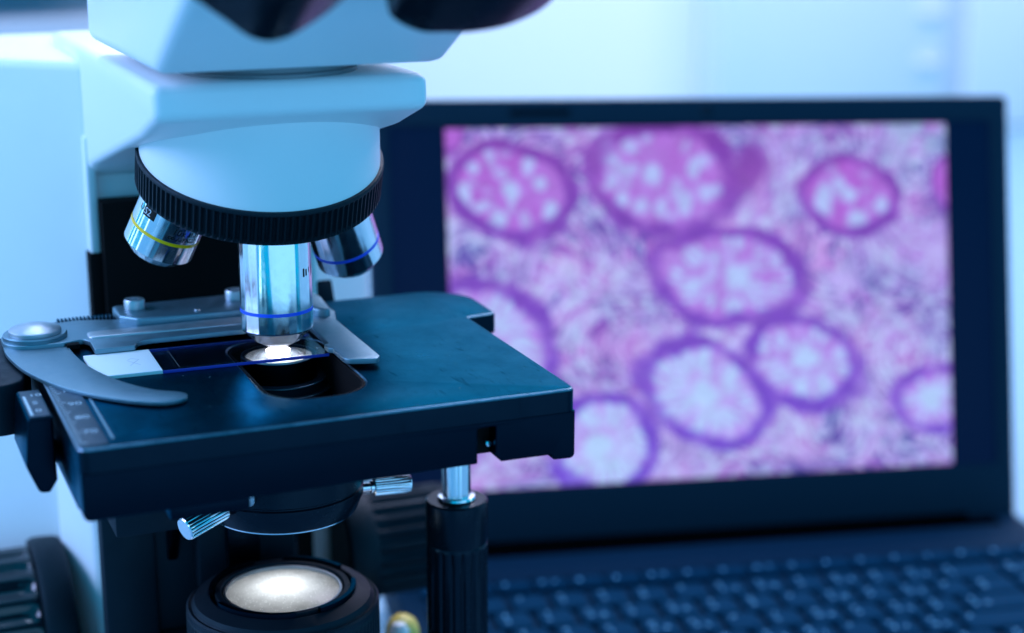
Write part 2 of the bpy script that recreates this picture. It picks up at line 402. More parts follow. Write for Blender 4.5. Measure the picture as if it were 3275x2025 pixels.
# --- arm
arm = prism('arm', [(-18, 93.8), (-18.5, 83.0), (7, 74.5), (108, 50), (122, 42), (192, 38), (192, 90), (186, 92)], AX - 43.5, AX + 43.5, 'white', mic, bev=3.2, seg=5)
lathe('head_flange', [(28.5, 92), (28.5, 94.8), (27.8, 95.3), (27.2, 95.3), (27.2, 99.2)], (AX, AY, 0), (0, 0, 1), 'flange', mic, n=96)

# --- binocular head
head = prism('binocular_head', [(-30, 98.4), (86, 97.6), (86, 190), (-40, 190), (-104, 148), (-98, 134)], AX - 45, AX + 45, 'white', mic, bev=4.5, seg=5)
tdir = Vector((0, -math.cos(R(33)), math.sin(R(33))))
def eyepiece(outline, y0, ln):
    return plate('eyepiece_tube', smooth_poly(outline + [outline[0]], 5)[:-1], 0, ln, 'glossblack', mic, bev=3.0, seg=4, both=True,
                 put=lambda x, z, h: tuple(Vector((x, y0, z - 2.6)) + tdir * h))
def smooth_poly(pts, n=6):
    out = []; P = [Vector(p) for p in pts]; N = len(P)
    for i in range(N - 1):
        p0 = P[max(i - 1, 0)]; p1 = P[i]; p2 = P[i + 1]; p3 = P[min(i + 2, N - 1)]
        for k in range(n):
            t = k / n
            q = 0.5 * ((2 * p1) + (p2 - p0) * t + (2 * p0 - 5 * p1 + 4 * p2 - p3) * t * t + (3 * p1 - p0 - 3 * p2 + p3) * t ** 3)
            out.append((q.x, q.y))
    out.append(tuple(P[-1])); return out
e1_ = eyepiece([(12, 140), (13, 129), (17, 125), (22.5, 121), (28, 117), (33.4, 115.6), (39, 116.8), (45, 120), (51.2, 124), (56, 129), (57, 140), (48, 152), (34, 157), (20, 152)], -100, 50)
lathe('eyepiece_collar', [(17, 0), (22, 0.6), (22, 6), (17, 7)], Vector((34.5, -100, 138)) + tdir * 40, tdir, 'matt_black', e1_)
e2_ = eyepiece([(63.5, 136), (64.4, 123.5), (67, 119.6), (73.7, 116.6), (81, 116.1), (88.9, 116), (99, 117.6), (109.4, 122.2), (115, 130), (116, 140), (109, 152), (90, 158), (70, 152)], -100, 50)
lathe('eyepiece_collar', [(17, 0), (24, 0.6), (24, 6), (17, 7)], Vector((90, -100, 138)) + tdir * 40, tdir, 'matt_black', e2_)
lathe('eyepiece_screw', [(1.8, 0), (1.8, 2.2), (1.2, 2.8)], Vector((70.2, -102, 119.6)), (-0.3, -1.0, -0.3), 'matt_black', e2_, n=20)

# --- nosepiece: fixed housing, knurled ring, turret plate
TH = R(20); TX = AX + 1.5
apex = Vector((TX, AY, 116)); tax = Vector((0, math.sin(TH), -math.cos(TH)))     # points down and back
te = Vector((0, -math.cos(TH), -math.sin(TH))); tx = Vector((1, 0, 0))
bm = bmesh.new(); n = 128; lo = []; mid = []; hi = []; top = []
for i in range(n):
    t = 2 * math.pi * i / n; p = apex + tax * 56.0 + (te * math.cos(t) + tx * math.sin(t)) * 40.1
    f = max(0, math.cos(t))
    lo.append(p + Vector((0, 0, 0)))
    zt = 76.0 + 0.0 * f
    mid.append(Vector((p.x, p.y, max(zt, p.z + 0.5)))); hi.append(Vector((TX + (p.x - TX) * 1.008, p.y, max(zt + 2.5, p.z + 1))))
    top.append(Vector((TX + (p.x - TX) * 1.03, p.y - 0.4, max(zt + 8, p.z + 1.5))))
inn = [apex + tax * 56.0 + (p - (apex + tax * 56.0)) * 0.6 for p in lo]
loop_strip(bm, [inn, lo, mid, hi, top], True, True, True)
obj('nosepiece_housing', bm, 'white', mic, ang=60)
nring = obj('nosepiece_ring', knurl_bm(41.3, -67.0, -55.2, apex, -tax, 112, 1.15, arch=1.0, lip=1.15, ref=te, rows=12, duty=0.62), 'rubber', mic, ang=50)
lathe('turret_plate', [(10, -72), (34, -71), (37, -68), (37, -65)], apex, -tax, 'chrome', nring, n=96)

# --- objectives
camv = Vector((-76.85, -525.7, 158.1))
def objective(direction, L, prof, ring_h, ring_m, r=11.95):
    d = Vector(direction).normalized(); up = -d; end = apex + Vector((AX - TX, 0, 0)) + d * L
    ref = camv - end
    ob = lathe('objective', prof, end, up, 'turned', mic, n=96, ref=ref, ang=25)
    lathe('colour_ring', [(r - 0.4, ring_h - 0.6), (r + 0.10, ring_h - 0.55), (r + 0.10, ring_h + 0.55), (r - 0.4, ring_h + 0.6)], end, up, ring_m, ob, n=96, ref=ref)
    return ob, end, up, ref
dirL = math.cos(TH) * tax - math.sin(TH) * tx
dirR = math.cos(TH) * tax + math.sin(TH) * tx
# working objective (long, blue band)
prof40 = [(4.2, -5.95), (4.75, -5.9), (7.85, -4.2), (8.3, -3.6), (9.4, -2.6), (11.2, -0.7), (11.7, -0.3), (11.95, 0.2), (11.95, 9), (11.95, 58)]
ob, end, up_, ref = objective((0, 0, -1), 107.8, prof40, 6.6, 'blue')
bm = bmesh.new()
add_patch_on_cylinder(bm, end, up_, 12.0, R(48.5), R(52.0), 18.4, 21.2, ref)
add_patch_on_cylinder(bm, end, up_, 12.0, R(55), R(58.5), 18.6, 20.8, ref)
add_patch_on_cylinder(bm, end, up_, 12.0, R(64), R(65.6), 19.4, 21.2, ref)
obj('engraving', bm, 'ink', ob, do_finish=False)
lathe('front_lens', [(0.5, -6.05), (4.0, -6.05), (4.15, -5.9)], end, up_, 'spot2', ob, n=48)  # lens made emissive to light the nose and the condenser top
# low power objective, left (yellow band, engraved)
prof10 = [(5, -4.6), (6.4, -4.6), (7.4, -3.9), (9.0, -3.0), (10.8, -0.9), (11.95, 0.0), (11.95, 9), (11.95, 44)]
ob, end, up_, ref = objective(dirL, 94.5, prof10, 7.2, 'yellow')
bm = bmesh.new()
add_text_on_cylinder(bm, '10x', 3.3, end, up_, 12.02, R(12), 11.0, ref, 0.12)
add_text_on_cylinder(bm, '/0.25', 2.5, end, up_, 12.02, R(39), 11.0, ref, 0.25)
add_text_on_cylinder(bm, '\u221e', 3.0, end, up_, 12.02, R(8), 8.7, ref)
add_text_on_cylinder(bm, '/-/FN22', 2.5, end, up_, 12.02, R(22), 8.7, ref, 0.25)
add_text_on_cylinder(bm, 'UI', 3.0, end, up_, 12.02, R(-58), 13.2, ref)
add_patch_on_cylinder(bm, end, up_, 12.02, R(-46), R(-21), 12.4, 16.2, ref)
obj('engraving', bm, 'ink', ob, do_finish=False)
bm = bmesh.new()
add_text_on_cylinder(bm, 'S2', 3.3, end, up_, 12.06, R(-45), 13.1, ref)
obj('engraving_letters', bm, 'scale_print', ob, do_finish=False)
# right objective (blue band)
ob, end, up_, ref = objective(dirR, 106.5, [(4.2, -5.5), (4.75, -5.4), (7.85, -4), (9.4, -2.6), (11.2, -0.7), (11.95, 0.2), (11.95, 9), (11.95, 56)], 6.6, 'blue')

# --- stage: slab with slot, skirt with recess, foot
out = rounded([(-15.6, -64.5, 3.5), (136.6, -64.5, 3.5), (136.6, 28.6, 0.3), (148, 30.5, 2.5), (148.6, 58, 16), (138, 70.5, 16), (-15.6, 70.5, 3)])
slot = rounded([(45.8, -42.6, 14), (78.6, -42.6, 14), (78.6, 27, 12), (45.8, 27, 12)], 8)
stage = plate('stage', out, -7.4, 0, 'stage', mic, bev=1.1, holes=[slot], seg=4)
stage.data.materials.append(M['worn_glint'])
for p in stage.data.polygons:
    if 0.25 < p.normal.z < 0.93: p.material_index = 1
plate('stage_rim', offset(slot, -0.02), -20.3, -0.28, 'deep_black', stage, bev=0.3, holes=[offset(slot, 1.0)])
# skirt outline in x-z, extruded in y, with the lower edge stepped as seen
sk = rounded([(-15.3, -7.4, 0), (-15.3, -21.8, 2.2), (103.6, -20.6, 0.4), (103.6, -9.3, 0.6), (109.6, -9.2, 0.6), (109.6, -18.9, 0.3), (111.5, -20.9, 0.4), (128.8, -21.0, 0.8), (128.8, -22.8, 0.8), (136.3, -23.0, 1.6), (136.3, -7.4, 0)], 4)
plate('stage_skirt', sk, 54.0, 64.15, 'black', stage, bev=0.6, put=lambda x, z, y: (x, -y, z))
box('stage_skirt', (-15.3, -54.2, -21.5), (-6, 68, -7.4), 'black', stage, bev=0.6)
box('stage_skirt', (127, -54.2, -21.0), (136.3, 28.2, -7.4), 'black', stage, bev=0.6)
box('stage_lug_wall', (136.5, 31.2, -20), (147.4, 62, -7.4), 'black', stage, bev=1.5)
box('recess_back', (101, -58.5, -19.5), (112, -55, -8.0), 'deep_black', stage, bev=0.3)
lathe('recess_pin', [(1.1, 0), (1.1, 3.6), (0.6, 4.2)], (107.8, -57.5, -15.8), (0.2, -1, 0.1), 'chrome', stage, n=20)
bm = bmesh.new(); rd = random.Random(9)
for k in range(240):
    x = rd.uniform(-4, 134); y = rd.uniform(-62, 66)
    if 42 < x < 92 and -46 < y: continue
    q = rd.uniform(0.05, 0.13); l = q * rd.uniform(1, 4); t = rd.uniform(0, 3.14)
    p = [(x + l * math.cos(t + a) * (1 if b else 0.3), y + l * math.sin(t + a) * (1 if b else 0.3)) for a, b in ((0, 1), (1.57, 0), (3.14, 1), (4.71, 0))]
    bm.faces.new([bm.verts.new((px, py, 0.03)) for px, py in p])
o = obj('dust', bm, 'dust_grey', stage, do_finish=False); o['kind'] = 'stuff'
# lower carriage slab under the stage (cross-travel)
box('cross_slide', (4, -30, -30), (26, 66, -21.4), 'matt_black', stage, bev=1)
box('slide_stop', (10, -58, -27.5), (34, -44, -21.7), 'black', stage, bev=1.2)
plate('slot_floor', offset(slot, -9), -21.0, -19.6, 'matt_black', stage, bev=0.2, holes=[[(AX + 18.2 * math.cos(t * math.pi / 24), AY + 18.2 * math.sin(t * math.pi / 24)) for t in range(48)]])
# ruler strip, groove, ticks and numerals on the left edge
rs = plate('scale_strip', [(-15.0, -62.5), (-6.6, -62.5), (-6.6, 32), (-15.0, 32)], 0.02, 0.42, 'scale', stage, bev=0.3)
plate('scale_strip_groove', [(-5.2, -58), (-4.4, -58), (-4.4, 18), (-5.2, 18)], 0.02, 0.16, 'grey_steel', stage, bev=0.05)
bm = bmesh.new()
for k in range(46):
    y = -60 + k * 2.0; ln = 2.6 if k % 5 == 0 else 1.5
    add_box(bm, (-14.9, y - 0.16, 0.43), (-14.9 + ln, y + 0.16, 0.46), 0)
o = obj('scale_ticks', bm, 'scale_print', stage, do_finish=False); o['kind'] = 'stuff'
for k, txt in enumerate(('70', '80', '90', '100')):
    vs_, fs = text_geo(txt, 4.4); bm = bmesh.new(); vv = [bm.verts.new((v[0] - 12.2, v[1] - 51.5 + 14 * k, 0.46)) for v in vs_]
    for f in fs: bm.faces.new([vv[i] for i in f])
    obj('scale_numeral', bm, 'scale_print', stage, do_finish=False)
# vernier block hanging on the left side
vb = plate('vernier_block', rounded([(-24.6, -1.0, 1.2), (-17.2, -1.0, 0.6), (-17.2, -21, 0.5), (-19.5, -24.6, 0.8), (-22.6, -24.6, 2.0), (-26.0, -16, 2.0)], 4), -2, 28, 'black', stage, bev=0.8, both=True, put=lambda x, z, y: (x, -y, z))
box('vernier_arm', (-20.5, -4, -24.5), (-15, 6, -19.0), 'black', vb, bev=0.5)
box('vernier_plate', (-23.9, -27.2, -0.95), (-17.8, 0, -0.6), 'scale', vb, bev=0.15)
box('vernier_mark', (-23.4, -26, -0.58), (-22.6, -6, -0.5), 'scale_print', vb, bev=0.02)
for k, txt in enumerate(('0', '5', '10')):
    vs_, fs = text_geo(txt, 4.0); bm = bmesh.new(); vv = [bm.verts.new((v[0] - 21.6, v[1] - 23 + 8 * k, -0.5)) for v in vs_]
    for f in fs: bm.faces.new([vv[i] for i in f])
    obj('scale_numeral', bm, 'scale_print', vb, do_finish=False)
# black carriage body under the clip pivot, left of the stage
plate('carriage_body', rounded([(-62, 8, 3), (-22, 8, 9), (-16.5, 30, 3), (-16.5, 66, 3), (-62, 66, 3)], 6), -17.0, -0.5, 'matt_black', stage, bev=0.8)

# --- specimen holder
hold = rounded([(-22.5, 58, 10), (-23.5, 39, 9), (-4, 38.5, 2), (2.5, 41, 1.5), (4.2, 37, 3), (4.0, 26.2, 0.6), (17.2, 26.2, 0.6), (18.8, 31.0, 4), (24, 32.2, 3), (77.4, 32.2, 2), (77.2, 4.2, 0.8), (75.3, 3.4, 0.4), (75.4, -1, 0.5), (76.8, -2.5, 0.6), (76.6, -16.5, 4), (86.6, -19.2, 1.5), (88.4, -16, 1.5), (88.4, 33, 3), (91.2, 44, 2), (90, 60, 5), (18, 62, 2), (4, 67, 4), (-10, 64, 8)], 5)
holder = plate('specimen_holder', hold, 1.35, 3.0, 'grey_steel', mic, bev=0.3)
plate('holder_fold', rounded([(4.5, 39.8, 2), (70, 38.5, 2), (72, 47.5, 2), (4.5, 47.5, 2)], 4), 2.9, 3.6, 'steel', holder, bev=0.65)
carr = plate('holder_carriage', rounded([(17.5, 57, 1.5), (23, 50.5, 3), (80, 48.2, 4), (84, 39, 3), (88.0, 37, 3), (90, 56, 3), (88, 73, 3), (17.5, 71.5, 2)], 5), 2.95, 5.6, 'grey_steel', holder, bev=0.7)
for x, y in ((24.4, 64.8), (60.4, 64.8)):
    sw = lathe('screw', [(3.4, 5.4), (3.6, 5.7), (3.6, 8.6), (3.3, 9.1), (1.9, 9.1), (1.9, 7.6)], (x, y, 0), (0, 0, 1), 'steel', holder, n=40)
lathe('screw', [(1.0, 5.4), (1.0, 6.0), (0.7, 6.3)], (44, 53, 0), (0, 0, 1), 'steel', holder, n=20)
# toothed rack behind the arm of the holder
bm = bmesh.new()
for k in range(30): add_box(bm, (-2 + k * 1.3, 66.6, 1.0), (-1.3 + k * 1.3, 70.2, 3.2), 0)
add_box(bm, (-4, 66.4, -1.0), (40, 70.4, 1.9), 0)
obj('toothed_rack', bm, 'black', holder, do_finish=False)
# pivot cap: shallow cone with flat top on a boss
lathe('pivot_boss', [(10.6, 2.9), (10.6, 4.2), (10.2, 4.6), (8.9, 4.6)], (-12.0, 49.5, 0), (0, 0, 1), 'grey_steel', holder, n=64)
lathe('pivot_cap', [(8.6, 4.5), (8.7, 5.0), (8.6, 5.9), (8.2, 6.3), (3.0, 7.7), (2.7, 7.8)], (-12.0, 49.0, 0), (0, 0, 1), 'steel', holder, n=64)
# curved spring clip (sickle)
outer = [(-22.8, 47), (-22.9, 35), (-19.9, 15.5), (-13.4, -3.3), (-5.4, -16.9), (4.1, -27.8), (12, -33.6), (17.6, -34.6), (21.4, -32.6), (22.4, -29.4), (20.6, -26.2), (13.3, -20.0), (6.6, -8.6), (1.8, 4.2), (-1.0, 16.5), (-2.6, 31.9), (-2.4, 47)]
plate('spring_clip', smooth_poly(outer), 0.35, 1.7, 'grey_steel', holder, bev=0.18, both=True)
box('clip_stop', (-3.4, 36.2, 0.9), (0.8, 39.5, 2.6), 'deep_black', holder, bev=0.2)

# --- condenser
cond = lathe('condenser', [(12.6, -12), (12.6, -1.6), (12.2, -1.2), (11.4, -1.2), (11.0, -1.9)], (AX, AY - 0.4, 0), (0, 0, 1), 'black', mic, n=80, cap=False)
lathe('condenser_lens', [(11.1, -1.95), (9.6, -1.75), (9.3, -1.5), (8.9, -1.5), (8.6, -1.7), (7.4, -1.55), (7.2, -1.35), (6.8, -1.35), (6.6, -1.5), (3.4, -1.32), (0.05, -1.25)], (AX, AY - 0.4, 0), (0, 0, 1), 'cond_glass', cond, n=72, cap=False, ang=20)
ld = bpy.data.lights.new('condenser_glow_light', 'POINT'); ld.energy = 0.013; ld.color = (0.78, 0.87, 1.0); ld.shadow_soft_size = 0.0012  # added point light, stands in for illuminator light leaving the condenser
lo_ = bpy.data.objects.new('condenser_glow_light', ld); COL.objects.link(lo_); lo_.location = (AX * S, (AY - 0.4) * S, -4.0 * S)
lathe('condenser_body', [(13, -46), (17, -40), (17.6, -30), (17.6, -12.6), (17, -12), (15.8, -12), (15.6, -9.4), (15.0, -8.8), (12.6, -8.8)], (AX, AY - 0.4, 0), (0, 0, 1), 'matt_black', cond, n=80, cap=False)
for r_, h_ in ((12.4, -1.45), (15.6, -9.2), (17.45, -12.3)):
    lathe('condenser_glint_ring', [(r_ - 0.25, h_ - 0.15), (r_ + 0.16, h_ - 0.1), (r_ + 0.1, h_ + 0.2), (r_ - 0.3, h_ + 0.32)], (AX, AY - 0.4, 0), (0, 0, 1), 'worn_glint', cond, n=80, cap=False)  # added pale rings, highlights of the condenser steps put into shape and colour
lathe('condenser_holder', [(20, -32), (25.5, -33), (27.5, -35), (27.5, -46.4), (26.9, -46.9), (26.9, -47.3), (27.4, -47.8), (27.4, -50.4), (25.2, -55.6), (24.6, -56.0), (20, -56)], (AX, AY, 0), (0, 0, 1), 'glossblack', cond, n=96, cap=False)
lathe('condenser_rim', [(24.7, -55.9), (24.6, -56.35), (23.6, -56.4), (21, -55.0)], (AX, AY, 0), (0, 0, 1), 'chrome', cond, n=96, cap=False)
lathe('condenser_bottom', [(21.5, -55.4), (0.05, -54.8)], (AX, AY, 0), (0, 0, 1), 'matt_black', cond, n=64, cap=False)
lathe('clamp_nut', [(3.2, 0), (3.2, 5), (2.6, 6)], (43.8, -9.5, -38.5), (0, 0, -1), 'steel', cond, n=8)
def thumbscrew(p, d, ln=13.2, r=3.25):
    p = Vector(p); d = Vector(d).normalized()
    lathe('screw_stem', [(1.5, -5), (1.5, 1), (2.2, 1.2), (2.2, 2.2)], p, d, 'chrome', cond, n=28)
    bm = knurl_bm(r, 2.2, 2.2 + ln, p, d, 22, 0.36, arch=0.0, lip=0.8, duty=0.6, sub=8, rows=2, ref=(0, -0.3, 1))
    obj('thumbscrew', bm, 'chrome', cond, ang=40)
thumbscrew((90.6, 8, -51.2), (1, -0.07, -0.02))
thumbscrew((39.6, -2.2, -46.4), (-0.904, -0.361, -0.224), 15.5, 4.0)

# --- black bracket that carries condenser and stage
brk = box('stage_bracket', (24, 62, -160), (80, 110, -30), 'matt_black', mic, bev=1.5)
prism('bracket_gusset', [(70, -22), (44, -50), (46, -62), (70, -104)], 30.5, 34.5, 'black', brk, bev=0.6, seg=2)
prism('bracket_gusset', [(70, -22), (44, -50), (46, -62), (70, -104)], 76, 79.5, 'black', brk, bev=0.6, seg=2)
box('bracket_block', (40, 52, -100), (76, 66, -62), 'matt_black', brk, bev=1)
box('bracket_plate', (50, 48, -96), (62, 53, -70), 'black', brk, bev=0.6)
lathe('socket_screw', [(2.8, 0), (2.8, 3.0), (2.3, 3.4), (1.4, 3.4), (1.4, 1.5)], (41, 52.5, -84), (0, -1, 0), 'black', brk, n=28)
box('bracket_side', (6.5, 58, -150), (26, 66, -66), 'matt_black', brk, bev=2)
prism('bracket_foot', [(100, -110), (40, -128), (30, -150), (100, -150)], 14, 32, 'black', brk, bev=2)
# stage supports under the slab
box('stage_support', (6, 20, -62), (30, 66, -30), 'matt_black', brk, bev=1.5)

# --- field illuminator in the base
FX, FY, FZ = 60.9, 13.5, -86.0
ill = obj('field_ring', knurl_bm(33.4, FZ - 32, FZ - 6.2, (FX, FY, 0), (0, 0, 1), 96, 0.55, arch=1.0, lip=1.6, cap=False, duty=0.5, rows=4), 'rubber', mic, ang=50)
lathe('field_ring_top', [(33.2, FZ - 6.4), (33.3, FZ - 4.4), (32.6, FZ - 3.7), (31.6, FZ - 3.9), (31.0, FZ - 3.3), (30.4, FZ - 1.9), (25.8, FZ - 0.2), (25.2, FZ - 0.2), (24.6, FZ - 2.2), (23.4, FZ - 2.2), (23.2, FZ + 0.4), (21.4, FZ + 0.4), (20.6, FZ - 1.4), (20.2, FZ - 8)], (FX, FY, 0), (0, 0, 1), 'matt_black', ill, n=96, cap=False, ang=20)
a_ = 0
for a0, a1 in ((-75, -5), (15, 80), (110, 165), (190, 260)):
    bm = bmesh.new(); L = [[] for _ in range(4)]
    for k in range(17):
        t = R(a0 + (a1 - a0) * k / 16)
        for q, (r, h) in enumerate(((25.3, -0.3), (25.3, 1.5), (23.7, 1.5), (23.7, -0.3))):
            L[q].append((FX + r * math.sin(t), FY - r * math.cos(t), FZ + h))
    loop_strip(bm, L, closed=False)
    for e_ in (0, -1): bm.faces.new([bm.verts.new(L[q][e_]) for q in range(4)])
    obj('bayonet_tab', bm, 'black', ill)
lathe('field_lens_rim', [(20.5, FZ - 1.2), (20.4, FZ - 0.3), (19.7, FZ - 0.3), (19.5, FZ - 1.6)], (FX, FY, 0), (0, 0, 1), 'steel', ill, n=96, cap=False)
lathe('field_lens', [(19.6, FZ - 1.4), (16, FZ - 0.4), (12, FZ + 0.3), (8, FZ + 0.75), (4, FZ + 1.0), (0.02, FZ + 1.1)], (FX, FY, 0), (0, 0, 1), 'field_glass', ill, n=72, ang=60, cap=False)
ld = bpy.data.lights.new('field_lamp', 'POINT'); ld.energy = 0.0066; ld.color = (0.90, 0.96, 1.0); ld.shadow_soft_size = 0.002
lo_ = bpy.data.objects.new('field_lamp', ld); COL.objects.link(lo_); lo_.location = (FX * S, FY * S, (FZ - 5.6) * S)
lathe('lamp_diffuser', [(10.5, FZ - 11), (10, FZ - 10.6), (0.02, FZ - 10.4)], (FX, FY, 0), (0, 0, 1), 'lamp_disc', ill, n=48, cap=False)
lathe('lamp_well', [(19.9, FZ - 7.5), (19.5, FZ - 12), (0.05, FZ - 12.2)], (FX, FY, 0), (0, 0, 1), 'steel', ill, n=48, cap=False)
bm = bmesh.new(); rd = random.Random(3)
for k in range(70):
    t = rd.uniform(0, 6.283); r = 19 * math.sqrt(rd.random()); h = FZ + 1.13 - 2.5 * (r / 19.6) ** 2
    q = rd.uniform(0.06, 0.16); add_box(bm, (FX + r * math.cos(t) - q, FY + r * math.sin(t) - q, h - 0.05), (FX + r * math.cos(t) + q, FY + r * math.sin(t) + q, h + q), 0)
o = obj('dust', bm, 'dust', ill, do_finish=False); o['kind'] = 'stuff'
plate('illuminator_base', rounded([(24, -26, 16), (98, -26, 16), (98, 66, 6), (24, 66, 6)]), DZ + 56, FZ - 31, 'matt_black', ill, bev=2)

# --- focus knobs
def focus_knob(x0, sgn, y, z, rc, rf, grip):
    ax_ = (sgn, 0, 0)
    k = lathe('coarse_focus_knob', [(8, -3.5), (rc - 2, -3.5), (rc - 0.5, -2.5), (rc, -1), (rc, 7), (rc - 1, 9), (rf - 4, 9)], (x0, y, z), ax_, 'rubber', mic, n=96)
    obj('fine_focus_knob', knurl_bm(rf, 9.2, 46, (x0, y, z), ax_, 22, 2.0, arch=0.5, lip=3, duty=0.55, rows=6), grip, k, ang=50)
    lathe('knob_cap', [(rf - 3, 45), (rf - 3, 48), (rf - 6, 50), (0.1, 50)], (x0, y, z), ax_, 'matt_black', k, n=64)
focus_knob(-2, -1, 126, -142.6, 41, 38, 'knob')
focus_knob(113, 1, 118, -120, 28, 22, 'matt_black')
# --- stage drive knob: chrome shaft in a fluted black sleeve
sk_ = lathe('stage_drive_knob', [(4, -63), (10.6, -63), (11.2, -63.6), (11.3, -64.6), (11.3, -78), (11.0, -79)], (126.2, 15, 0), (0, 0, 1), 'glossblack', mic, n=64)
obj('knob_grip', knurl_bm(11.2, -118, -79, (126.2, 15, 0), (0, 0, 1), 18, 0.8, arch=0.6, lip=2, duty=0.5, rows=6), 'glossblack', sk_, ang=50)
obj('knob_lower_grip', knurl_bm(9.6, -160, -118.5, (126.2, 15, 0), (0, 0, 1), 18, 0.7, arch=0.6, lip=2, duty=0.5, rows=6), 'glossblack', sk_, ang=50)
lathe('knob_shaft', [(5.2, -66), (5.2, -62.8), (5.2, -18)], (126.2, 15, 0), (0, 0, 1), 'turned', sk_, n=48)
lathe('shaft_collar', [(5.2, -63.2), (6.6, -63.1), (6.9, -62.4), (6.6, -61.6), (5.2, -61.4)], (126.2, 15, 0), (0, 0, 1), 'chrome', sk_, n=48)
box('knob_mount', (112, 6, -30), (137, 30, -21.2), 'matt_black', sk_, bev=1)
# mechanical stage tension lever seen right of the objective
prism('stage_lock_lever', [(84, -8), (90, -8), (91, 2.5), (89.5, 3.5)], 98, 104, 'matt_black', mic, bev=0.8, seg=2)

# ------------------------------------------------------------------ glass slide on the stage
sl_th = -0.02
def slp(x, y, z):
    c, s_ = math.cos(sl_th), math.sin(sl_th)
    return (38 + c * (x - 38) - s_ * (y - 13), 13 + s_ * (x - 38) + c * (y - 13), z)
slide = thing('glass_slide', slp(38, 13, 0), 'glass specimen slide with frosted white label end under the objective', 'glass slide')
plate('glass_plate', [(0.1, 0.1), (75.9, 0.1), (75.9, 25.9), (0.1, 25.9)], 0.06, 1.02, 'slide_glass', slide, bev=0.03, seg=1, put=slp)
plate('frosted_label', rounded([(-0.05, -0.05, 0.3), (21.3, -0.05, 0.1), (21.3, 26.05, 0.1), (-0.05, 26.05, 0.3)], 3), 0.02, 1.12, 'label', slide, bev=0.08, put=slp)
plate('glass_edge_glow', [(21.35, -0.12), (76.1, -0.12), (76.1, 0.05), (21.35, 0.05)], 0.03, 1.0, 'edge_glass', slide, bev=0.03, put=slp)
plate('glass_edge_glow', [(21.35, 25.95), (76.1, 25.95), (76.1, 26.1), (21.35, 26.1)], 0.03, 1.0, 'edge_glass', slide, bev=0.03, put=slp)
plate('cover_slip', [(27, 1.2), (71, 1.2), (71, 24.8), (27, 24.8)], 1.03, 1.20, 'cover_glass', slide, bev=0.03, seg=1, put=slp)
bm = bmesh.new()
for (x0, y0, x1, y1) in ((12.6, 9, 16.4, 15.5), (12.4, 15.0, 15.8, 8.8), (15.8, 15.4, 14.2, 17.2), (14.2, 17.2, 12.8, 15.8), (74, 6.6, 74, 8.6), (73, 7.6, 75, 7.6)):
    d = Vector((x1 - x0, y1 - y0)).normalized(); nn = Vector((-d.y, d.x)) * 0.13
    z = 1.135 if x0 < 20 else 1.03
    bm.faces.new([bm.verts.new(slp(x0 + nn.x, y0 + nn.y, z)), bm.verts.new(slp(x1 + nn.x, y1 + nn.y, z)), bm.verts.new(slp(x1 - nn.x, y1 - nn.y, z)), bm.verts.new(slp(x0 - nn.x, y0 - nn.y, z))])
o = obj('pencil_mark', bm, 'pencil', slide, do_finish=False); o['kind'] = 'stuff'

# ------------------------------------------------------------------ laptop
psi, dl, tau = R(9.96), R(-1.25), R(13.2)
wv = Vector((math.cos(psi), -math.sin(psi), 0)); bv = Vector((math.sin(psi), math.cos(psi), 0)); zv = Vector((0, 0, 1))
w2 = wv * math.cos(dl) + zv * math.sin(dl); u2 = -wv * math.sin(dl) + zv * math.cos(dl)
lv = u2 * math.cos(tau) + bv * math.sin(tau); nv = -(bv * math.cos(tau) - u2 * math.sin(tau))     # lid up, lid outward normal
LO = Vector((170.77, 245.94, -180.0))
lap = thing('laptop', LO + w2 * 176 - u2 * 24, 'open black laptop showing a pink tissue micrograph behind the microscope', 'laptop')
def lidp(s, t, h): return LO + w2 * s + lv * t + nv * h
def basep(s, d, h): return LO + w2 * s - bv * d + u2 * h
lid_out = rounded([(0, -6, 5), (353, -6, 5), (353, 228, 3), (0, 228, 3)], 5)
scr = [(11, 26.5), (342.5, 26.5), (342.5, 214.5), (11, 214.5)]
plate('lid', lid_out, -7, -0.4, 'laptop', lap, bev=1.5, put=lidp, both=True)
plate('bezel', offset(lid_out, 0.6), -0.4, 1.6, 'bezel', lap, bev=0.7, holes=[scr], put=lidp)
plate('screen_panel', [(11.2, 26.7), (342.3, 26.7), (342.3, 214.3), (11.2, 214.3)], -0.4, 0.2, 'panel', lap, bev=0.05, put=lidp)
box_w = lathe('webcam', [(0.1, 1.5), (1.5, 1.5), (1.5, 2.0), (2.6, 2.0), (2.9, 1.7)], lidp(180, 221, 0), nv, 'glossblack', lap, n=32, cap=False)
plate('microphone_slot', [(74, 219.6), (106, 219.6), (106, 222.0), (74, 222.0)], 1.5, 1.9, 'hinge', lap, bev=0.1, put=lidp)
